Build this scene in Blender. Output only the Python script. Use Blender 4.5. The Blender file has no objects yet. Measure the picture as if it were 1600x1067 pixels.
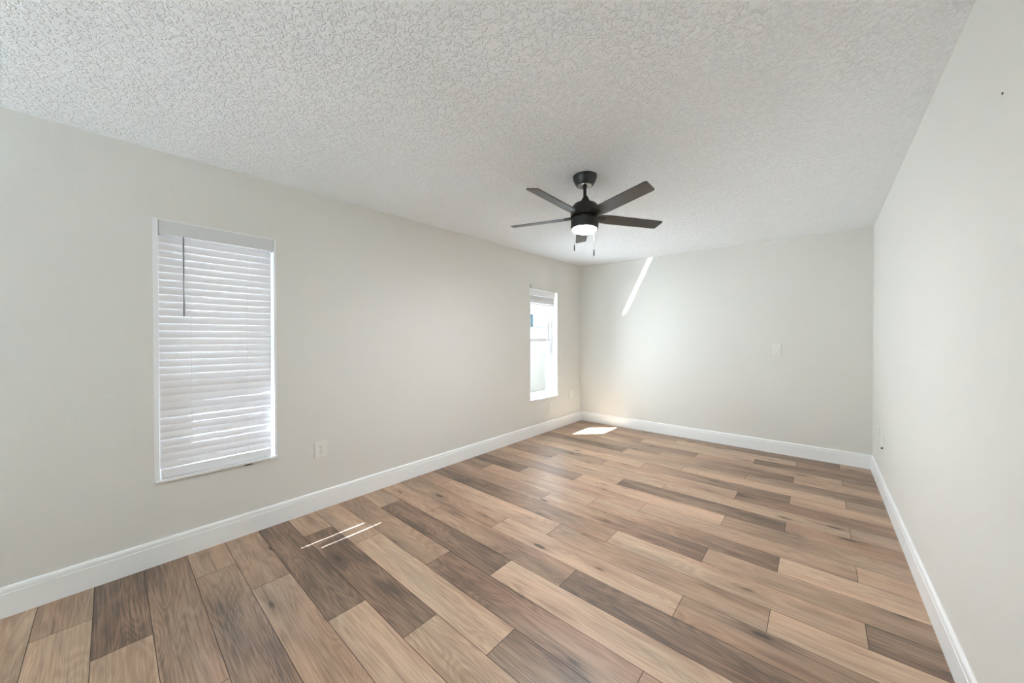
import bpy, bmesh, math, random
from mathutils import Vector, Matrix
rnd = random.Random(7)
SC = bpy.context.scene
COL = SC.collection
R = math.radians

# ------------------------------------------------------------------ camera
CAM = (2.8594, 0.0, 1.2941)
YAW, PITCH, ROLL = -0.7181, -0.0071, -0.0013
cd = bpy.data.cameras.new('camera'); cam = bpy.data.objects.new('camera', cd); COL.objects.link(cam)
cd.sensor_fit = 'HORIZONTAL'; cd.sensor_width = 36.0; cd.lens = 36.0*548.65/1600.0
cd.clip_start = 0.02; cd.clip_end = 200
F0 = Vector((math.sin(YAW), math.cos(YAW), 0)); R0 = Vector((math.cos(YAW), -math.sin(YAW), 0)); U0 = Vector((0, 0, 1))
FW = F0*math.cos(PITCH)+U0*math.sin(PITCH); UP = U0*math.cos(PITCH)-F0*math.sin(PITCH)
RT = R0*math.cos(ROLL)+UP*math.sin(ROLL); UP = UP*math.cos(ROLL)-R0*math.sin(ROLL)
cam.matrix_world = Matrix(((RT.x, UP.x, -FW.x, CAM[0]), (RT.y, UP.y, -FW.y, CAM[1]), (RT.z, UP.z, -FW.z, CAM[2]), (0, 0, 0, 1)))
SC.camera = cam

# ------------------------------------------------------------------ colour management, world, lights
SC.view_settings.view_transform = 'Standard'
SC.view_settings.look = 'None'
SC.view_settings.exposure = 0.36
SC.view_settings.gamma = 1.0
SC.view_settings.use_curve_mapping = False
SC.cycles.max_bounces = 14
SC.cycles.diffuse_bounces = 8
SC.cycles.glossy_bounces = 4
SC.cycles.transparent_max_bounces = 12
SC.cycles.caustics_reflective = False
SC.cycles.caustics_refractive = False
SC.cycles.sample_clamp_indirect = 30
SC.cycles.use_guiding = True
SC.cycles.use_light_tree = False

w = bpy.data.worlds.new('sky'); SC.world = w; w.use_nodes = True
w.node_tree.nodes['Background'].inputs[0].default_value = (0.93, 0.97, 1.0, 1)
w.node_tree.nodes['Background'].inputs[1].default_value = 1.1

def light(name, kind, energy, color=(1, 1, 1), loc=(0, 0, 0), aim=None, **kw):
    l = bpy.data.lights.new(name, kind); l.energy = energy; l.color = color
    for k, v in kw.items(): setattr(l, k, v)
    o = bpy.data.objects.new(name, l); COL.objects.link(o); o.location = loc
    if aim is not None:
        o.rotation_euler = Vector(aim).to_track_quat('-Z', 'Y').to_euler()
    return o
SUN_DIR = Vector((1.0, 0.92, -1.46))
light('sun', 'SUN', 103.0, (0.82, 1.0, 1.20), (-4, 0, 6), SUN_DIR, angle=R(0.5))
# daylight and light off the sunlit ground, entering at the far window (the added glazed door in the end wall behind the camera is lit by the sun and sky alone)
light('daylight_far_window', 'AREA', 188.0, (0.86, 0.97, 1.06), (-1.10, 3.75, 0.95), (1, 0.0, 0.15), shape='RECTANGLE', size=1.8, size_y=1.7)

# ------------------------------------------------------------------ mesh helpers
def link(name, bm, mat, parent=None, smooth=False, bevel=0.0, seg=2):
    if bevel > 0:
        bmesh.ops.bevel(bm, geom=[e for e in bm.edges], offset=bevel, segments=seg, affect='EDGES', profile=0.5, clamp_overlap=True)
    bmesh.ops.recalc_face_normals(bm, faces=bm.faces)
    me = bpy.data.meshes.new(name); bm.to_mesh(me); bm.free()
    if smooth:
        for p in me.polygons: p.use_smooth = True
        me.set_sharp_from_angle(angle=R(35))
    for m in (mat if isinstance(mat, (list, tuple)) else [mat]): me.materials.append(m)
    o = bpy.data.objects.new(name, me); COL.objects.link(o)
    if parent is not None: o.parent = parent
    return o
def box(bm, a, b, mi=0):
    a = [min(p, q) for p, q in zip(a, b)] if False else list(a); b = list(b)
    lo = [min(p, q) for p, q in zip(a, b)]; hi = [max(p, q) for p, q in zip(a, b)]
    v = [bm.verts.new((x, y, z)) for x in (lo[0], hi[0]) for y in (lo[1], hi[1]) for z in (lo[2], hi[2])]
    for f in ((0, 1, 3, 2), (4, 6, 7, 5), (0, 4, 5, 1), (2, 3, 7, 6), (0, 2, 6, 4), (1, 5, 7, 3)):
        fc = bm.faces.new([v[i] for i in f]); fc.material_index = mi
    return bm
def boxes(*prs):
    bm = bmesh.new()
    for a, b in prs: box(bm, a, b)
    return bm
def lathe(bm, prof, n=40, M=None, mi=0):
    rings = []
    for r, z in prof:
        if r < 1e-6: rings.append([bm.verts.new((0, 0, z))])
        else: rings.append([bm.verts.new((r*math.cos(2*math.pi*i/n), r*math.sin(2*math.pi*i/n), z)) for i in range(n)])
    for a, b in zip(rings, rings[1:]):
        for i in range(n):
            j = (i+1) % n
            if len(a) == 1 and len(b) == 1: continue
            if len(a) == 1: f = bm.faces.new((a[0], b[i], b[j]))
            elif len(b) == 1: f = bm.faces.new((a[i], b[0], a[j]))
            else: f = bm.faces.new((a[i], b[i], b[j], a[j]))
            f.material_index = mi
    if M is not None: bmesh.ops.transform(bm, matrix=M, verts=[v for ring in rings for v in ring])
    return bm
def prism(prof, A, B, out):
    """profile [(depth, z)] swept from A to B (floor points), depth measured along the unit vector out"""
    bm = bmesh.new(); A = Vector(A); B = Vector(B); out = Vector(out)
    ra = [bm.verts.new(A+out*d+Vector((0, 0, z))) for d, z in prof]
    rb = [bm.verts.new(B+out*d+Vector((0, 0, z))) for d, z in prof]
    n = len(prof)
    for i in range(n):
        j = (i+1) % n; bm.faces.new((ra[i], ra[j], rb[j], rb[i]))
    bm.faces.new(ra[::-1]); bm.faces.new(rb)
    return bm
def empty(name, loc, label=None, cat=None, group=None, kind=None):
    o = bpy.data.objects.new(name, None); COL.objects.link(o); o.location = loc; o.empty_display_size = 0.1
    tag(o, label, cat, group, kind); return o
def tag(o, label=None, cat=None, group=None, kind=None):
    if label: o['label'] = label
    if cat: o['category'] = cat
    if group: o['group'] = group
    if kind: o['kind'] = kind
    return o

# ------------------------------------------------------------------ materials
def nt(name):
    m = bpy.data.materials.new(name); m.use_nodes = True
    t = m.node_tree; return m, t, t.nodes['Principled BSDF']
def nd(t, typ, **kw):
    n = t.nodes.new(typ)
    for k, v in kw.items():
        if k.startswith('i_'): n.inputs[k[2:].replace('_', ' ')].default_value = v
        else: setattr(n, k, v)
    return n
def math_(t, op, a, b=None, clamp=False):
    n = t.nodes.new('ShaderNodeMath'); n.operation = op; n.use_clamp = clamp
    for i, v in enumerate((a, b)):
        if v is None: continue
        if isinstance(v, (int, float)): n.inputs[i].default_value = v
        else: t.links.new(v, n.inputs[i])
    return n.outputs[0]
def plain(name, col, rough=0.5, spec=0.5, metal=0.0, bump=0.0, bscale=200, mottled=0.0):
    m, t, b = nt(name)
    b.inputs['Base Color'].default_value = (*col, 1); b.inputs['Roughness'].default_value = rough
    b.inputs['Specular IOR Level'].default_value = spec; b.inputs['Metallic'].default_value = metal
    tc = nd(t, 'ShaderNodeTexCoord')
    if mottled > 0:
        nz = nd(t, 'ShaderNodeTexNoise', i_Scale=3.0, i_Detail=4.0); t.links.new(tc.outputs['Object'], nz.inputs['Vector'])
        mx = nd(t, 'ShaderNodeMix', data_type='RGBA'); t.links.new(nz.outputs[0], mx.inputs[0])
        mx.inputs[6].default_value = (*[c*(1-mottled) for c in col], 1); mx.inputs[7].default_value = (*[min(1, c*(1+mottled)) for c in col], 1)
        t.links.new(mx.outputs[2], b.inputs['Base Color'])
    if bump > 0:
        nz = nd(t, 'ShaderNodeTexNoise', i_Scale=bscale, i_Detail=3.0); t.links.new(tc.outputs['Object'], nz.inputs['Vector'])
        bp = nd(t, 'ShaderNodeBump', i_Strength=bump, i_Distance=0.002); t.links.new(nz.outputs[0], bp.inputs['Height'])
        t.links.new(bp.outputs[0], b.inputs['Normal'])
    return m

WALL = plain('wall_paint', (0.742, 0.726, 0.684), 0.75, 0.25, bump=0.25, bscale=120, mottled=0.008)
TRIM = plain('white_trim_paint', (0.90, 0.905, 0.90), 0.35, 0.4, bump=0.03, bscale=40)
VINYL = plain('white_vinyl', (0.86, 0.86, 0.87), 0.3, 0.5)
VALANCE = plain('grey_white_valance', (0.68, 0.68, 0.68), 0.4)
SILLM = plain('white_sill_stone', (0.78, 0.78, 0.77), 0.25, 0.5, mottled=0.05)
PLATE = plain('wall_plate_plastic', (0.80, 0.79, 0.74), 0.3, 0.5)
SLOT = plain('dark_slot', (0.05, 0.05, 0.05), 0.6)
SCREW = plain('screw_metal', (0.45, 0.45, 0.43), 0.35, metal=0.8)
WAND = plain('clear_grey_wand', (0.20, 0.20, 0.21), 0.25)
CORD = plain('white_cord', (0.9, 0.9, 0.9), 0.8)

def slat_mat():
    m, t, b = nt('white_slat'); b.inputs['Base Color'].default_value = (0.94, 0.94, 0.96, 1); b.inputs['Roughness'].default_value = 0.4
    tr = nd(t, 'ShaderNodeBsdfTranslucent'); tr.inputs[0].default_value = (0.85, 0.85, 0.9, 1)
    mx = nd(t, 'ShaderNodeMixShader'); mx.inputs[0].default_value = 0.028
    t.links.new(b.outputs[0], mx.inputs[1]); t.links.new(tr.outputs[0], mx.inputs[2])
    t.links.new(mx.outputs[0], t.nodes['Material Output'].inputs[0]); return m
SLAT = slat_mat()

def glass_mat():
    m, t, b = nt('window_glass'); t.nodes.remove(b)
    tr = nd(t, 'ShaderNodeBsdfTransparent'); tr.inputs[0].default_value = (0.96, 0.98, 0.98, 1)
    gl = nd(t, 'ShaderNodeBsdfGlossy'); gl.inputs['Roughness'].default_value = 0.02
    lw = nd(t, 'ShaderNodeLayerWeight'); lw.inputs[0].default_value = 0.5
    fr = math_(t, 'ADD', 0.02, math_(t, 'MULTIPLY', math_(t, 'POWER', lw.outputs['Facing'], 5.0), 0.5))
    mx = nd(t, 'ShaderNodeMixShader'); t.links.new(fr, mx.inputs[0])
    t.links.new(tr.outputs[0], mx.inputs[1]); t.links.new(gl.outputs[0], mx.inputs[2])
    t.links.new(mx.outputs[0], t.nodes['Material Output'].inputs[0]); return m
GLASS = glass_mat()

def ceiling_mat():
    m, t, b = nt('knockdown_ceiling'); b.inputs['Roughness'].default_value = 0.85; b.inputs['Specular IOR Level'].default_value = 0.15
    tc = nd(t, 'ShaderNodeTexCoord')
    n1 = nd(t, 'ShaderNodeTexNoise', i_Scale=46.0, i_Detail=3.0, i_Roughness=0.55, i_Distortion=1.0); t.links.new(tc.outputs['Object'], n1.inputs['Vector'])
    r1 = nd(t, 'ShaderNodeMapRange', interpolation_type='SMOOTHSTEP'); t.links.new(n1.outputs[0], r1.inputs[0])
    r1.inputs[1].default_value = 0.47; r1.inputs[2].default_value = 0.60
    n2 = nd(t, 'ShaderNodeTexNoise', i_Scale=110.0, i_Detail=3.0, i_Distortion=0.6); t.links.new(tc.outputs['Object'], n2.inputs['Vector'])
    h = math_(t, 'ADD', r1.outputs[0], math_(t, 'MULTIPLY', n2.outputs[0], 0.8))
    bp = nd(t, 'ShaderNodeBump', i_Strength=0.8, i_Distance=0.0042); t.links.new(h, bp.inputs['Height'])
    t.links.new(bp.outputs[0], b.inputs['Normal'])
    b.inputs['Base Color'].default_value = (0.895, 0.905, 0.91, 1)
    return m
CEIL = ceiling_mat()

def floor_mat():
    m, t, b = nt('oak_plank_floor')
    L = t.links.new
    tc = nd(t, 'ShaderNodeTexCoord'); sp = nd(t, 'ShaderNodeSeparateXYZ'); L(tc.outputs['Object'], sp.inputs[0])
    sd = nd(t, 'ShaderNodeAttribute', attribute_name='seed'); tn = nd(t, 'ShaderNodeAttribute', attribute_name='tone'); tw = nd(t, 'ShaderNodeAttribute', attribute_name='tilt')
    uv = nd(t, 'ShaderNodeUVMap', uv_map='plank'); su = nd(t, 'ShaderNodeSeparateXYZ'); L(uv.outputs[0], su.inputs[0])
    def vec(fx, fy, off=0.0):
        c = nd(t, 'ShaderNodeCombineXYZ'); L(math_(t, 'MULTIPLY', sp.outputs[0], fx), c.inputs[0]); L(math_(t, 'MULTIPLY', sp.outputs[1], fy), c.inputs[1])
        L(math_(t, 'ADD', math_(t, 'MULTIPLY', sd.outputs['Fac'], 31.7), off), c.inputs[2]); return c.outputs[0]
    def noise(v, **kw):
        n = nd(t, 'ShaderNodeTexNoise', **kw); L(v, n.inputs['Vector']); return n.outputs[0]
    cloud = noise(vec(1.6, 6.0), i_Scale=1.0, i_Detail=3.0, i_Distortion=0.5)
    band = noise(vec(0.9, 16.0, 5.0), i_Scale=1.0, i_Detail=2.0, i_Distortion=0.35)
    rings = noise(vec(1.0, 7.5, 9.0), i_Scale=1.0, i_Detail=1.5, i_Distortion=0.9)
    rs = math_(t, 'SINE', math_(t, 'MULTIPLY', rings, 95.0))
    fine = noise(vec(5.0, 210.0, 2.0), i_Scale=1.0, i_Detail=4.0)
    pore = noise(vec(12.0, 560.0, 3.0), i_Scale=1.0, i_Detail=2.0)
    strk = noise(vec(2.2, 120.0, 7.0), i_Scale=1.0, i_Detail=3.0)
    st = nd(t, 'ShaderNodeMapRange', interpolation_type='SMOOTHSTEP'); L(strk, st.inputs[0]); st.inputs[1].default_value = 0.56; st.inputs[2].default_value = 0.66; st.inputs[3].default_value = 0.0; st.inputs[4].default_value = 1.0
    vo = nd(t, 'ShaderNodeTexVoronoi', i_Scale=1.0, i_Randomness=1.0); L(vec(2.1, 7.0, 4.0), vo.inputs['Vector'])
    kn = nd(t, 'ShaderNodeMapRange', interpolation_type='SMOOTHSTEP'); L(vo.outputs['Distance'], kn.inputs[0]); kn.inputs[1].default_value = 0.06; kn.inputs[2].default_value = 0.125; kn.inputs[3].default_value = 1.0; kn.inputs[4].default_value = 0.0
    halo = nd(t, 'ShaderNodeMapRange', interpolation_type='SMOOTHSTEP'); L(vo.outputs['Distance'], halo.inputs[0]); halo.inputs[1].default_value = 0.05; halo.inputs[2].default_value = 0.38; halo.inputs[3].default_value = 1.0; halo.inputs[4].default_value = 0.0
    def cen(s, k): return math_(t, 'MULTIPLY', math_(t, 'SUBTRACT', s, 0.5), k)
    v = tn.outputs['Fac']
    # light end to dark end along the board
    v = math_(t, 'ADD', v, math_(t, 'MULTIPLY', math_(t, 'SUBTRACT', su.outputs[0], 0.5), tw.outputs['Fac']))
    for s in (cen(cloud, 0.82), cen(band, 0.46), cen(fine, 0.80), cen(pore, 0.60), math_(t, 'MULTIPLY', rs, 0.075), math_(t, 'MULTIPLY', st.outputs[0], -0.16), math_(t, 'MULTIPLY', halo.outputs[0], -0.20)):
        v = math_(t, 'ADD', v, s)
    cr = nd(t, 'ShaderNodeValToRGB'); L(v, cr.inputs[0]); e = cr.color_ramp.elements
    e[0].position = 0.0; e[0].color = (0.110, 0.069, 0.046, 1); e[1].position = 1.0; e[1].color = (0.615, 0.425, 0.292, 1)
    for p, c in ((0.25, (0.232, 0.146, 0.096, 1)), (0.5, (0.362, 0.232, 0.153, 1)), (0.75, (0.462, 0.309, 0.209, 1))):
        x = e.new(p); x.color = c
    # warm and cool drift between boards
    mx = nd(t, 'ShaderNodeMix', data_type='RGBA', blend_type='MULTIPLY'); mx.inputs[0].default_value = 1.0; L(cr.outputs[0], mx.inputs[6])
    c2 = nd(t, 'ShaderNodeValToRGB'); L(noise(vec(0.8, 5.0, 12.0), i_Scale=1.0, i_Detail=2.0), c2.inputs[0])
    c2.color_ramp.elements[0].position = 0.3; c2.color_ramp.elements[0].color = (0.93, 1.0, 1.02, 1); c2.color_ramp.elements[1].position = 0.7; c2.color_ramp.elements[1].color = (1.06, 0.98, 0.95, 1)
    L(c2.outputs[0], mx.inputs[7])
    m2 = nd(t, 'ShaderNodeMix', data_type='RGBA'); L(math_(t, 'MULTIPLY', kn.outputs[0], 0.9), m2.inputs[0]); L(mx.outputs[2], m2.inputs[6]); m2.inputs[7].default_value = (0.05, 0.03, 0.02, 1)
    L(m2.outputs[2], b.inputs['Base Color'])
    rr = math_(t, 'ADD', 0.36, math_(t, 'MULTIPLY', fine, 0.10)); L(rr, b.inputs['Roughness'])
    b.inputs['Specular IOR Level'].default_value = 0.75
    bp = nd(t, 'ShaderNodeBump', i_Strength=0.12, i_Distance=0.001); L(math_(t, 'ADD', fine, math_(t, 'MULTIPLY', pore, 0.6)), bp.inputs['Height']); L(bp.outputs[0], b.inputs['Normal'])
    return m
OAK = floor_mat()
SEAM = plain('plank_seam', (0.055, 0.038, 0.028), 0.7)

# ------------------------------------------------------------------ room shell
W, D = 3.2636, 4.9464
Y0 = -3.0
HBL, HBR, HFL, HFR = 2.44, 2.3981, 2.3751, 2.5033      # ceiling heights at the corners (the ceiling is a little out of level)
def zl(y): return HFL+(HBL-HFL)*y/D
def zr(y): return HFR+(HBR-HFR)*y/D
TH = 0.17

# floor: plank boards
rows0, pitch = -0.15, 0.1776
OFF = {0: 0.328, 1: 0.660, 2: -0.012}
LEN = 1.181
# tone of every board, front row to back row, left to right:  L light, m medium-light, M medium, D dark; lower case pairs run from one tone to another
TONES = {
 -4: ['M','L','M','D'], -3: ['L','M','D','L'], -2: ['M','D','L','M'], -1: ['m','L','M','D'],
 0: ['DM','L','M','m'], 1: ['D','L','m','M'], 2: ['DM','M','L','M'], 3: ['m','MD','m','L'], 4: ['M','m','M','D'],
 5: ['D','L','M','m'], 6: ['m','D','L','M'], 7: ['m','L','D','M'], 8: ['M','DM','L','m'], 9: ['m','D','L','MD'],
 10: ['m','MM','D','M'], 11: ['M','L','MD','m'], 12: ['M','L','M','L'], 13: ['D','DM','L','D'], 14: ['M','mD','mM','M'],
 15: ['M','m','mD','L'], 16: ['D','m','mM','L'], 17: ['M','L','M','m'], 18: ['m','m','D','M'], 19: ['M','L','m','M'],
 20: ['M','m','DM','M'], 21: ['m','L','MD','m'], 22: ['M','Mm','L','M'], 23: ['D','mM','MD','M'], 24: ['m','M','mD','m'],
 25: ['M','mD','m','M'], 26: ['M','L','DM','M'], 27: ['M','m','L','MD'], 28: ['M','M','MD','m'], 29: ['M','D','M','M']}
TV = {'L': 0.80, 'm': 0.68, 'M': 0.49, 'D': 0.19}
def build_floor():
    bm = bmesh.new(); uvl = bm.loops.layers.uv.new('plank')
    lt = bm.faces.layers.float.new('tone'); ls = bm.faces.layers.float.new('seed'); lw = bm.faces.layers.float.new('tilt')
    x_lo, x_hi = 0.0, W
    g = 0.0012
    for n in range(-17, 30):
        ya = rows0+pitch*n-pitch/2; yb = ya+pitch
        ya = max(ya, Y0); yb = min(yb, D)
        if yb-ya < 0.004: continue
        cuts = [OFF[n % 3]+LEN*k for k in range(-1, 5)]
        xs = [x_lo]+[c for c in cuts if x_lo+0.02 < c < x_hi-0.02]+[x_hi]
        tl = TONES.get(n, ['m', 'L', 'M', 'D'])
        if n % 3 == 2 and OFF[2] < 0: pass
        for k, (xa, xb) in enumerate(zip(xs, xs[1:])):
            code = tl[min(k, len(tl)-1)]
            a = TV[code[0]]; b = TV[code[-1]]
            full0 = xb-LEN if k == 0 else xa
            vs = [bm.verts.new(p) for p in ((xa+g, ya+g, 0), (xb-g, ya+g, 0), (xb-g, yb-g, 0), (xa+g, yb-g, 0))]
            f = bm.faces.new(vs); f[lt] = (a+b)/2+rnd.uniform(-0.04, 0.04); f[ls] = rnd.random()*10; f[lw] = (b-a)
            for l, uvc in zip(f.loops, (((xa-full0)/LEN, 0), ((xb-full0)/LEN, 0), ((xb-full0)/LEN, 1), ((xa-full0)/LEN, 1))): l[uvl].uv = uvc
            # eased edges down into the seam
            lo = [bm.verts.new(p) for p in ((xa, ya, -0.0012), (xb, ya, -0.0012), (xb, yb, -0.0012), (xa, yb, -0.0012))]
            for i in range(4):
                j = (i+1) % 4; q = bm.faces.new((lo[i], lo[j], vs[j], vs[i])); q.material_index = 1
    box(bm, (0, Y0, -0.12), (W, D, -0.0013), 1)
    me = bpy.data.meshes.new('floor'); bm.to_mesh(me); bm.free(); me.materials.append(OAK); me.materials.append(SEAM)
    o = bpy.data.objects.new('floor', me); COL.objects.link(o); o['kind'] = 'structure'; return o
build_floor()

# ceiling, a slab whose underside follows the four corner heights
bm = bmesh.new()
N = 8
grid = [[(W*i/N, Y0+(D-Y0)*j/N) for j in range(N+1)] for i in range(N+1)]
bot = [[bm.verts.new((x, y, zl(y)+(zr(y)-zl(y))*x/W)) for (x, y) in r] for r in grid]
top = [[bm.verts.new((x, y, 2.75)) for (x, y) in r] for r in grid]
for i in range(N):
    for j in range(N):
        bm.faces.new((bot[i][j], bot[i][j+1], bot[i+1][j+1], bot[i+1][j])); bm.faces.new((top[i][j], top[i+1][j], top[i+1][j+1], top[i][j+1]))
for i in range(N):
    for a in (0, N):
        bm.faces.new((bot[i][a], bot[i+1][a], top[i+1][a], top[i][a])); bm.faces.new((bot[a][i], bot[a][i+1], top[a][i+1], top[a][i]))
tag(link('ceiling', bm, CEIL), kind='structure')

# window openings in the left wall: (y0, y1, z0, z1)
OP1 = (0.162, 0.766, 0.480, 1.990)
OP2 = (3.628, 4.279, 0.480, 1.963)
H = 2.75
def wall_left():
    ys = [Y0-TH, OP1[0], OP1[1], OP2[0], OP2[1], D+TH]
    bm = bmesh.new()
    box(bm, (-TH, ys[0], -0.12), (0, ys[1], H)); box(bm, (-TH, ys[2], -0.12), (0, ys[3], H)); box(bm, (-TH, ys[4], -0.12), (0, ys[5], H))
    for o in (OP1, OP2):
        box(bm, (-TH, o[0], -0.12), (0, o[1], o[2]-0.014)); box(bm, (-TH, o[0], o[3]), (0, o[1], H))
    tag(link('wall_left', bm, WALL), kind='structure')
wall_left()
tag(link('wall_back', boxes(((0, D, -0.12), (W, D+TH, H))), WALL), kind='structure')
tag(link('wall_right', boxes(((W, Y0-TH, -0.12), (W+TH, D+TH, H))), WALL), kind='structure')
# end wall behind the camera; unseen glazed door added to light the near end
GX0, GX1, GZ = 0.10, 1.90, 2.05
tag(link('wall_front', boxes(((0, Y0-TH, -0.12), (GX0, Y0, H)), ((GX1, Y0-TH, -0.12), (W, Y0, H)), ((GX0, Y0-TH, GZ), (GX1, Y0, H))), WALL), kind='structure')
dr = empty('added_door', ((GX0+GX1)/2, Y0, 0), kind='structure')
def dp(bm): bmesh.ops.translate(bm, vec=(-(GX0+GX1)/2, -Y0, 0), verts=bm.verts); return bm
yd0, yd1 = Y0-0.14, Y0-0.06
link('added_door_frame', dp(boxes(((GX0, yd0, 0), (GX0+0.05, yd1, GZ)), ((GX1-0.05, yd0, 0), (GX1, yd1, GZ)), ((GX0+0.05, yd0, 0), (GX1-0.05, yd1, 0.05)), ((GX0+0.05, yd0, GZ-0.05), (GX1-0.05, yd1, GZ)), ((0.97, yd0, 0.05), (1.03, yd1, GZ-0.05)))), VINYL, dr)
for xa, xb in ((GX0+0.05, 0.97), (1.03, GX1-0.05)):
    link('added_door_pane', dp(boxes(((xa, Y0-0.102, 0.05), (xb, Y0-0.098, GZ-0.05)))), GLASS, dr)
tag(link('added_sun_shade', boxes(((-1.0, Y0-2.4, 2.33), (W+1, Y0-TH-0.002, 2.43))), TRIM), kind='structure')  # unseen porch roof, added to keep direct sun out of the added door

# baseboards
T = 0.014
BASE = [(0, 0), (T, 0), (T, 0.1105), (T-0.0032, 0.1130), (T-0.0014, 0.1155), (T-0.0018, 0.1290), (T-0.0035, 0.1360), (T-0.0070, 0.1405), (T-0.0100, 0.1425), (0, 0.1425)]
def baseboard(name, A, B, out):
    tag(link(name, prism(BASE, A, B, out), TRIM), kind='structure')
baseboard('baseboard_left', (0, Y0, 0), (0, D, 0), (1, 0, 0))
baseboard('baseboard_back', (T, D, 0), (W-T, D, 0), (0, -1, 0))
baseboard('baseboard_right', (W, Y0, 0), (W, D, 0), (-1, 0, 0))

# ------------------------------------------------------------------ windows
def window(name, op, ll, lr):
    y0, y1, z0, z1 = op
    e = empty(name, (0, (y0+y1)/2, z0), kind='structure')
    def P(bm, nm, mat, bev=0.0):
        bmesh.ops.translate(bm, vec=(0, -(y0+y1)/2, -z0), verts=bm.verts)
        return link(nm, bm, mat, e, bevel=bev)
    # white side liners of the recess, flush with the wall face
    P(boxes(((-0.165, y0, z0), (0.002, y0+ll, z1))), 'jamb_liner', VINYL)
    P(boxes(((-0.165, y1-lr, z0), (0.002, y1, z1))), 'jamb_liner', VINYL)
    P(boxes(((-0.165, y0+ll, z1-0.006), (-0.001, y1-lr, z1))), 'head_liner', VINYL)
    P(boxes(((-0.165, y0, z0-0.014), (0.013, y1+0.004, z0))), 'window_sill', SILLM, 0.002)
    # vinyl frame
    a, b = y0+ll, y1-lr; zm = 1.280; X1, X0 = -0.090, -0.160
    fr = 0.028
    P(boxes(((X0, a, z0), (X1, a+fr, z1)), ((X0, b-fr, z0), (X1, b, z1)), ((X0, a+fr, z0), (X1, b-fr, z0+fr)), ((X0, a+fr, z1-0.006-fr), (X1, b-fr, z1-0.006))), 'window_frame', VINYL)
    s = 0.036
    def sash(nm, xa, xb, za, zb, hb, ht):
        P(boxes(((xa, a+fr, za), (xb, a+fr+s, zb)), ((xa, b-fr-s, za), (xb, b-fr, zb)), ((xa, a+fr+s, za), (xb, b-fr-s, za+hb)), ((xa, a+fr+s, zb-ht), (xb, b-fr-s, zb))), nm, VINYL)
    sash('lower_sash', -0.118, -0.093, z0+fr, zm+0.018, 0.042, 0.036)
    sash('upper_sash', -0.150, -0.122, zm-0.020, z1-fr-0.006, 0.034, 0.036)
    P(boxes(((-0.107, a+fr+s, z0+fr+0.042), (-0.104, b-fr-s, zm-0.018))), 'lower_pane', GLASS)
    P(boxes(((-0.138, a+fr+s, zm+0.014), (-0.135, b-fr-s, z1-fr-0.042))), 'upper_pane', GLASS)
    # sash lock on the meeting rail
    P(boxes(((-0.119, (a+b)/2-0.022, zm+0.018), (-0.096, (a+b)/2+0.022, zm+0.027))), 'sash_lock', VINYL, 0.003)
    return e
win1 = window('window_1', OP1, 0.022, 0.012)
win2 = window('window_2', OP2, 0.014, 0.016)
# a dark chip in the paint under the front edge of the near sill
bm = boxes(((0.0, 0.578, 0.459), (0.014, 0.622, 0.4665))); bmesh.ops.translate(bm, vec=(0, -(OP1[0]+OP1[1])/2, -OP1[2]), verts=bm.verts)
c = link('chipped_edge', bm, SLOT, win1, bevel=0.0025); c['label'] = 'dark chip in the sill edge'

def slat_mesh(bm, yw, w=0.050, t=0.0028, crown=0.0062):
    n = 6; up = []; dn = []
    for i in range(n+1):
        u = -w/2+w*i/n; z = crown*(1-(2*u/w)**2)
        up.append([bm.verts.new((u, y, z+t/2)) for y in (-yw/2, yw/2)]); dn.append([bm.verts.new((u, y, z-t/2)) for y in (-yw/2, yw/2)])
    for i in range(n):
        bm.faces.new((up[i][0], up[i+1][0], up[i+1][1], up[i][1])); bm.faces.new((dn[i][0], dn[i][1], dn[i+1][1], dn[i+1][0]))
        for s in (0, 1): bm.faces.new((up[i][s], dn[i][s], dn[i+1][s], up[i+1][s]))
    for i in (0, n): bm.faces.new((up[i][0], up[i][1], dn[i][1], dn[i][0]))
    return bm

# near window: blind lowered and closed
B1 = empty('window_blind', (-0.035, 0.464, 1.985), 'white wide-slat blind lowered and closed over the near window', 'blind', 'white slat blinds in the left wall')
def at1(bm): bmesh.ops.translate(bm, vec=(0.035, -0.464, -1.985), verts=bm.verts); return bm
link('head_rail', at1(boxes(((-0.062, 0.190, 1.925), (-0.012, 0.745, 1.968)))), VINYL, B1, bevel=0.002)
link('valance', at1(boxes(((-0.010, 0.187, 1.905), (0.001, 0.751, 1.984)), ((-0.045, 0.187, 1.905), (-0.010, 0.193, 1.984)), ((-0.045, 0.745, 1.905), (-0.010, 0.751, 1.984)))), VALANCE, B1)
SP = 0.0427; nsl = 32
bm = slat_mesh(bmesh.new(), 0.554); me0 = None
for i in range(nsl):
    z = 1.884-SP*i
    if me0 is None:
        o = link('slat', bm, SLAT, B1, smooth=True); me0 = o.data
    else:
        o = bpy.data.objects.new('slat', me0); COL.objects.link(o); o.parent = B1
    o.location = (0, 0.0, z-1.985)
    ang = {22: 78.4, 24: 77.4, 25: 78.2, 27: 77.0, 28: 77.8}.get(i, 84.5+rnd.uniform(-0.7, 0.9)) if i > 19 else 73.5+rnd.uniform(-0.9, 0.9)
    o.rotation_euler = (R(rnd.uniform(-0.15, 0.15)), R(ang), 0)
link('bottom_rail', at1(boxes(((-0.048, 0.192, 0.482), (-0.020, 0.738, 0.534)))), VINYL, B1, bevel=0.003)
for y in (0.325, 0.603):
    bm = bmesh.new(); box(bm, (-0.0075, y-0.0012, 0.54), (-0.0062, y+0.0012, 1.91))
    o = link('ladder_cord', at1(bm), CORD, B1)
bm = bmesh.new(); lathe(bm, [(0, 1.43), (0.0045, 1.432), (0.0048, 1.50), (0.0036, 1.52), (0.0036, 1.90), (0.0018, 1.905), (0, 1.906)], 10, Matrix.Translation((0.007, 0.291, 0)))
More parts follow.
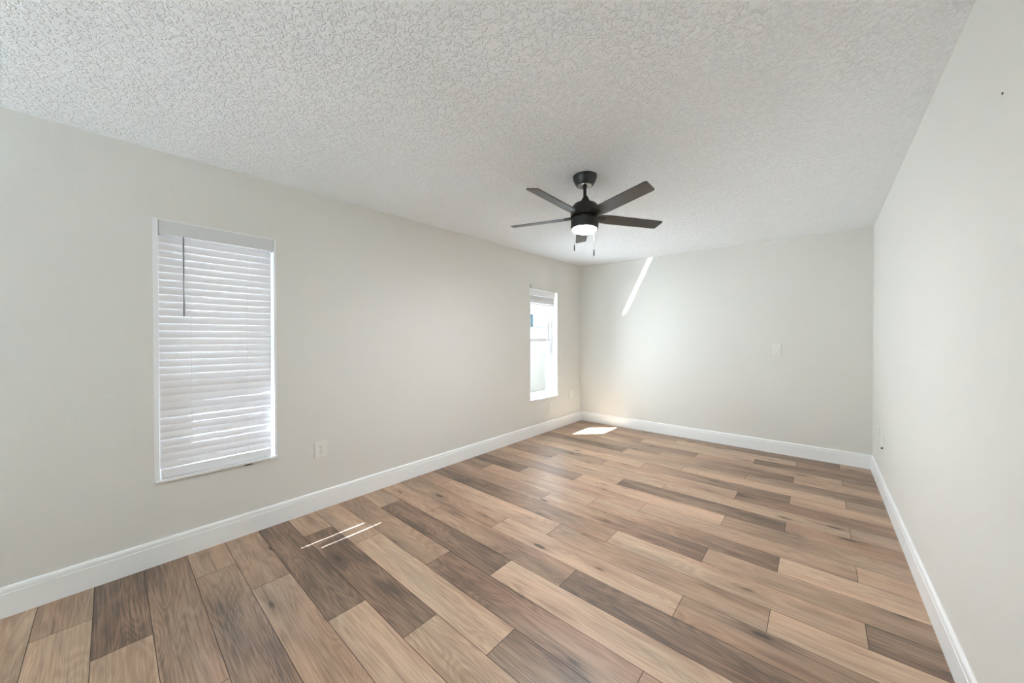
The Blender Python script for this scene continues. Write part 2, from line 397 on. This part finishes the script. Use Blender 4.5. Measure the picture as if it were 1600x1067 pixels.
o = link('tilt_wand', at1(bm), WAND, B1, smooth=True); o['label'] = 'grey clear tilt wand'

# far window: blind pulled up into a stack
B2 = empty('window_blind', (-0.035, 3.925, 1.953), 'white slat blind pulled up into a stack at the far window', 'blind', 'white slat blinds in the left wall')
def at2(bm): bmesh.ops.translate(bm, vec=(0.035, -3.925, -1.953), verts=bm.verts); return bm
link('head_rail', at2(boxes(((-0.062, 3.655, 1.895), (-0.012, 4.205, 1.94)))), VINYL, B2, bevel=0.002)
link('valance', at2(boxes(((-0.010, 3.645, 1.876), (0.001, 4.215, 1.953)), ((-0.045, 3.645, 1.876), (-0.010, 3.651, 1.953)), ((-0.045, 4.209, 1.876), (-0.010, 4.215, 1.953)))), VINYL, B2)
bm = slat_mesh(bmesh.new(), 0.545); me0 = None
for i in range(24):
    if me0 is None:
        o = link('slat', bm, SLAT, B2, smooth=True); me0 = o.data
    else:
        o = bpy.data.objects.new('slat', me0); COL.objects.link(o); o.parent = B2
    o.location = (0.008+rnd.uniform(-0.002, 0.002), rnd.uniform(-0.003, 0.003), -0.082-0.0040*i)
    o.rotation_euler = (0, R(rnd.uniform(-3, 3)), 0)
link('bottom_rail', at2(boxes(((-0.052, 3.652, 1.752), (-0.002, 4.200, 1.772)))), VINYL, B2, bevel=0.003)

# small grey clip on the wall over the far window
o = link('wall_clip', boxes(((0, 3.640, 1.966), (0.006, 3.652, 2.018))), plain('grey_clip', (0.30, 0.30, 0.30), 0.5), bevel=0.0015)
tag(o, 'small grey clip on the left wall above the far window corner', 'clip')

# ------------------------------------------------------------------ wall plates
def plate_base(wd, ht, t=0.006):
    bm = boxes(((-wd/2, 0, -ht/2), (wd/2, -t, ht/2)))
    return bm
def outlet(name, loc, rz, label, cat='outlet', wd=0.080, ht=0.120, group='pale wall plates around the room', style='duplex'):
    e = empty(name, loc, label, cat, group); e.rotation_euler = (0, 0, rz)
    link('cover_plate', plate_base(wd, ht), PLATE, e, bevel=0.0022)
    def screw(z):
        bm = bmesh.new(); lathe(bm, [(0, 0), (0.0034, 0), (0.0034, 0.0012), (0, 0.0018)], 12, Matrix.Translation((0, -0.006, z)) @ Matrix.Rotation(R(90), 4, 'X'))
        link('screw', bm, SCREW, e)
    if style == 'duplex':
        for s in (1, -1):
            bm = boxes(((-0.0165, -0.0055, s*0.0195-0.0140), (0.0165, -0.0082, s*0.0195+0.0140)))
            f = link('socket', bm, PLATE, e, bevel=0.0015)
            bm = boxes(((-0.0080, -0.0080, s*0.0195-0.001), (-0.0058, -0.0086, s*0.0195+0.0085)), ((0.0058, -0.0080, s*0.0195-0.0005), (0.0080, -0.0086, s*0.0195+0.0075)))
            lathe(bm, [(0, 0), (0.0026, 0), (0.0026, 0.0006), (0, 0.0006)], 10, Matrix.Translation((0, -0.0080, s*0.0195-0.008)) @ Matrix.Rotation(R(90), 4, 'X'))
            link('slot', bm, SLOT, f)
        screw(0)
    elif style == 'rocker':
        bm = bmesh.new()
        prof = [(-0.0055, -0.033), (-0.0100, -0.0325), (-0.0065, 0.0), (-0.0085, 0.0325), (-0.0055, 0.033)]
        l = [bm.verts.new((-0.0165, y, z)) for y, z in prof]; r_ = [bm.verts.new((0.0165, y, z)) for y, z in prof]
        for i in range(4): bm.faces.new((l[i], l[i+1], r_[i+1], r_[i]))
        bm.faces.new((l[0], r_[0], r_[-1], l[-1])); bm.faces.new(l[::-1]); bm.faces.new(r_)
        link('rocker', bm, PLATE, e)
        link('rocker_surround', boxes(((-0.0185, -0.0050, -0.035), (0.0185, -0.0066, 0.035))), plain('plate_gap', (0.45, 0.44, 0.42), 0.5), e)
        screw(0.048); screw(-0.048)
    elif style == 'jack':
        bm = bmesh.new(); lathe(bm, [(0, 0), (0.0065, 0), (0.0065, 0.003), (0.0045, 0.003), (0.0045, 0.009), (0, 0.009)], 14, Matrix.Translation((0, -0.006, 0)) @ Matrix.Rotation(R(90), 4, 'X'))
        link('cable_jack', bm, SCREW, e); screw(0.042); screw(-0.042)
    elif style == 'blank':
        screw(0.042); screw(-0.042)
    return e
LFT, RGT, BCK = R(90), R(-90), 0.0
outlet('wall_outlet', (0, 1.052, 0.455), LFT, 'pale duplex outlet on the left wall beside the blinded near window', ht=0.124, wd=0.084)
outlet('wall_outlet', (0, 4.100, 0.330), LFT, 'pale outlet low on the left wall under the far window', ht=0.125, wd=0.082)
outlet('wall_plate', (0, 4.630, 0.452), LFT, 'pale cable plate between the far window and the room corner', 'wall plate', ht=0.120, wd=0.115, style='jack')
outlet('light_switch', (2.500, D, 1.172), BCK, 'pale rocker switch plate alone on the back wall', 'switch', wd=0.076, ht=0.118, style='rocker')
outlet('wall_outlet', (W, 4.480, 0.458), RGT, 'pale outlet on the right wall, the one nearest the back corner', ht=0.118, wd=0.074)
e = outlet('wall_plate', (W, 4.200, 0.448), RGT, 'pale plate with a dark cable end on the right wall, nearer the camera of two', 'wall plate', ht=0.120, wd=0.076, style='blank')
bm = bmesh.new(); lathe(bm, [(0, 0), (0.008, 0), (0.009, 0.004), (0.007, 0.012), (0, 0.013)], 12, Matrix.Translation((0.028, -0.004, -0.056)) @ Matrix.Rotation(R(90), 4, 'X'))
link('cable_end', bm, SLOT, e)['label'] = 'dark cable end'
bm = bmesh.new(); lathe(bm, [(0, 0), (0.0035, 0), (0.0035, 0.002), (0, 0.003)], 10, Matrix.Translation((W, 1.728, 2.013)) @ Matrix.Rotation(R(-90), 4, 'Y'))
tag(link('nail', bm, SLOT), 'tiny dark nail head high on the right wall', 'nail')

# ------------------------------------------------------------------ ceiling fan
FX, FY, ZB = 1.622, 2.193, 2.146
ZC = zl(FY)+(zr(FY)-zl(FY))*FX/W
BLK = plain('black_metal', (0.020, 0.019, 0.018), 0.38, 0.5)
BLADE = plain('dark_espresso_blade', (0.015, 0.014, 0.013), 0.36, 0.7)
bb = BLADE.node_tree.nodes['Principled BSDF']; bb.inputs['Coat Weight'].default_value = 0.4; bb.inputs['Coat Roughness'].default_value = 0.38
NICK = plain('bright_ring', (0.62, 0.62, 0.60), 0.25, metal=1.0)
def diffuser_mat():
    # frosted lens over a downward lamp: brightest where the lens faces straight down
    m, t, b = nt('lit_diffuser'); b.inputs['Base Color'].default_value = (0.9, 0.9, 0.88, 1); b.inputs['Roughness'].default_value = 0.5
    b.inputs['Emission Color'].default_value = (0.94, 0.99, 1.05, 1)
    ge = nd(t, 'ShaderNodeNewGeometry'); sx = nd(t, 'ShaderNodeSeparateXYZ'); t.links.new(ge.outputs['Normal'], sx.inputs[0])
    dn = math_(t, 'MAXIMUM', math_(t, 'MULTIPLY', sx.outputs[2], -1.0), 0.0)
    t.links.new(math_(t, 'ADD', math_(t, 'MULTIPLY', math_(t, 'POWER', dn, 2.0), LAMP), 25.0), b.inputs['Emission Strength']); return m
LAMP = 370.0
fan = empty('ceiling_fan', (FX, FY, ZC), 'dark five-blade ceiling fan with a lit white lamp hanging from the ceiling', 'ceiling fan')
TILT = Vector((0.010, 0.047, 1)).normalized()
Q = TILT.rotation_difference(Vector((0, 0, 1))).inverted().to_matrix().to_4x4()
MR = Matrix.Translation((0, 0, ZB-ZC)) @ Q          # rotor frame, origin in the blade plane
bm = lathe(bmesh.new(), [(0, 0.004), (0.083, 0.004), (0.083, -0.010), (0.080, -0.022), (0.074, -0.036), (0.066, -0.052), (0.060, -0.062), (0.056, -0.066), (0.050, -0.067), (0.0, -0.067)], 48)
link('canopy', bm, BLK, fan, smooth=True)
bm = lathe(bmesh.new(), [(0.018, -0.0672), (0.048, -0.0672), (0.047, -0.070), (0.018, -0.070)], 40); link('canopy_ring', bm, NICK, fan, smooth=True)
for s in (-1, 1):
    bm = lathe(bmesh.new(), [(0, -0.076), (0.005, -0.075), (0.005, -0.069), (0, -0.069)], 12, Matrix.Translation((s*0.024, -s*0.026, 0))); link('canopy_screw', bm, BLK, fan)
zrod = ZB-ZC
bm = lathe(bmesh.new(), [(0, -0.060), (0.011, -0.060), (0.011, zrod+0.128), (0, zrod+0.128)], 20); link('downrod', bm, BLK, fan, smooth=True)
bm = lathe(bmesh.new(), [(0, 0.150), (0.012, 0.150), (0.015, 0.146), (0.024, 0.128), (0.033, 0.110), (0.038, 0.099), (0.040, 0.097), (0.062, 0.094), (0.078, 0.087), (0.090, 0.072), (0.098, 0.050), (0.100, 0.026), (0.099, 0.002), (0.0, 0.002)], 56, MR)
link('motor_housing', bm, BLK, fan, smooth=True)
bm = lathe(bmesh.new(), [(0, 0.0), (0.078, 0.0), (0.078, -0.014), (0.090, -0.014), (0.095, -0.019), (0.095, -0.078), (0.093, -0.084), (0.089, -0.086), (0.083, -0.086), (0.0, -0.086)], 56, MR)
link('light_kit_housing', bm, BLK, fan, smooth=True)
bm = lathe(bmesh.new(), [(0.084, -0.084), (0.0825, -0.089), (0.077, -0.0955), (0.066, -0.101), (0.050, -0.1050), (0.030, -0.1075), (0.012, -0.1085), (0, -0.1087)], 56, MR)
link('light_diffuser', bm, diffuser_mat(), fan, smooth=True)
def blade(k):
    a = R(126.0-3.1-72*k) ; ca, sa = math.cos(a), math.sin(a)
    bm = bmesh.new()
    # outline in (radius, offset): narrow root, straight sides, softly rounded oblique tip
    pts = [(0.096, -0.034), (0.120, -0.044), (0.175, -0.049), (0.560, -0.046), (0.568, -0.043), (0.572, -0.036), (0.560, 0.038), (0.556, 0.043), (0.548, 0.045), (0.175, 0.049), (0.120, 0.044), (0.096, 0.034)]
    th = 0.0065
    a_ = [bm.verts.new((x, y, th/2)) for x, y in pts]; b_ = [bm.verts.new((x, y, -th/2)) for x, y in pts]
    bm.faces.new(a_); bm.faces.new(b_[::-1])
    for i in range(len(pts)):
        j = (i+1) % len(pts); bm.faces.new((a_[i], b_[i], b_[j], a_[j]))
    M = MR @ Matrix.Rotation(a, 4, 'Z') @ Matrix.Translation((0, 0, 0.0)) @ Matrix.Rotation(-0.24, 4, 'X')
    bmesh.ops.transform(bm, matrix=M, verts=bm.verts)
    o = link('blade', bm, BLADE, fan)
    bm = boxes(((0.060, -0.020, -0.006), (0.150, 0.020, 0.0095)))
    bmesh.ops.transform(bm, matrix=M, verts=bm.verts)
    link('blade_iron', bm, BLK, o, bevel=0.003)
for k in range(5): blade(k)
def chain(dx, dy, ztop, zend):
    bm = bmesh.new(); z = ztop; n = 0
    lathe(bm, [(0, ztop), (0.0007, ztop), (0.0007, zend), (0, zend)], 6, Matrix.Translation((dx, dy, 0)))
    while z > zend:
        bmesh.ops.create_icosphere(bm, subdivisions=1, radius=0.0014, matrix=Matrix.Translation((dx, dy, z))); z -= 0.006
    c = link('pull_chain', bm, NICK, fan)
    bm = lathe(bmesh.new(), [(0, zend+0.002), (0.003, zend), (0.0042, zend-0.008), (0.0046, zend-0.030), (0.004, zend-0.042), (0, zend-0.044)], 12, Matrix.Translation((dx, dy, 0)))
    link('pull_knob', bm, BLK, c, smooth=True)
rx, ry = math.cos(-YAW), math.sin(-YAW)               # to the right as seen from the camera
zb = ZB-ZC
chain(-0.081*rx+0.05*0.66, -0.081*ry-0.05*0.75, zb-0.07, zb-0.205)
chain(0.047*rx+0.07*0.66, 0.047*ry-0.07*0.75, zb-0.07, zb-0.245)

# ------------------------------------------------------------------ outside the far window
def siding_mat():
    m, t, b = nt('pale_siding'); b.inputs['Roughness'].default_value = 0.7
    tc = nd(t, 'ShaderNodeTexCoord'); wv = nd(t, 'ShaderNodeTexWave', wave_type='BANDS', bands_direction='Z', wave_profile='SAW', i_Scale=1.6)
    t.links.new(tc.outputs['Object'], wv.inputs['Vector'])
    cr = nd(t, 'ShaderNodeValToRGB'); t.links.new(wv.outputs[0], cr.inputs[0]); e = cr.color_ramp.elements
    e[0].color = (0.50, 0.54, 0.58, 1); e[1].position = 0.12; e[1].color = (0.62, 0.66, 0.70, 1)
    t.links.new(cr.outputs[0], b.inputs['Base Color']); return m
STUC = plain('beige_stucco', (0.62, 0.585, 0.53), 0.9, 0.1, bump=0.4, bscale=60)
ROOFM = plain('roof_shingle', (0.25, 0.23, 0.21), 0.9)
house = empty('neighbour_house', (-3.0, 6.5, -0.15), 'pale neighbouring house seen through the far window', 'house')
def ho(bm): bmesh.ops.translate(bm, vec=(3.0, -6.5, 0.15), verts=bm.verts); return bm
link('stucco_wall', ho(boxes(((-8, -3, -0.15), (-3.0, 16, 1.33)))), STUC, house)
link('white_band', ho(boxes(((-8, -3, 1.33), (-2.97, 16, 1.60)))), VINYL, house)
link('siding', ho(boxes(((-8, -3, 1.60), (-3.06, 6.70, 2.75)), ((-8, 7.74, 1.60), (-3.06, 16, 2.75)), ((-8, 6.70, 2.02), (-3.06, 7.74, 2.75)))), siding_mat(), house)
wf = link('house_window', ho(boxes(((-3.09, 6.70, 1.60), (-3.02, 6.76, 2.02)), ((-3.09, 7.67, 1.60), (-3.02, 7.74, 2.02)), ((-3.09, 6.76, 1.97), (-3.02, 7.67, 2.02)), ((-3.09, 6.76, 1.60), (-3.02, 7.67, 1.625)))), VINYL, house)
link('house_window_pane', ho(boxes(((-3.08, 6.76, 1.625), (-3.07, 7.67, 1.97)))), plain('dark_teal_glass', (0.10, 0.17, 0.20), 0.1), wf)
link('roof', ho(boxes(((-8, -3.4, 2.75), (-2.7, 16.4, 2.87)))), ROOFM, house)
tag(link('ground_1', boxes(((-14, -12, -0.25), (-TH, 22, -0.15)), ((-TH, -12, -0.25), (9, Y0-TH, -0.15))), plain('concrete_ground', (0.42, 0.41, 0.38), 0.9, mottled=0.1)), kind='structure')
# roof overhang of this house above the windows
tag(link('trim_1', boxes(((-0.95, Y0-0.5, 2.33), (-TH-0.002, D+1.0, 2.43))), TRIM), kind='structure')
# sunlight thrown up by something bright low on the side yard: it draws the slanting streak high on the back wall
d = Vector((1.0, 1.0, 1.0)).normalized()
va, vb = Vector((0.7090, D, 1.655)), Vector((1.098, D, 2.425))
mid = (va+vb)/2; src = mid-d*3.05
v = vb-va; u = v-d*v.dot(d)
l = bpy.data.lights.new('sun_glint', 'AREA'); l.shape = 'RECTANGLE'; l.size = 0.045; l.size_y = u.length; l.energy = 0.17; l.spread = R(0.8); l.color = (1, 0.98, 0.95)
o = bpy.data.objects.new('sun_glint', l); COL.objects.link(o)
zax = -d; yax = u.normalized(); xax = yax.cross(zax)
o.matrix_world = Matrix(((xax.x, yax.x, zax.x, src.x), (xax.y, yax.y, zax.y, src.y), (xax.z, yax.z, zax.z, src.z), (0, 0, 0, 1)))
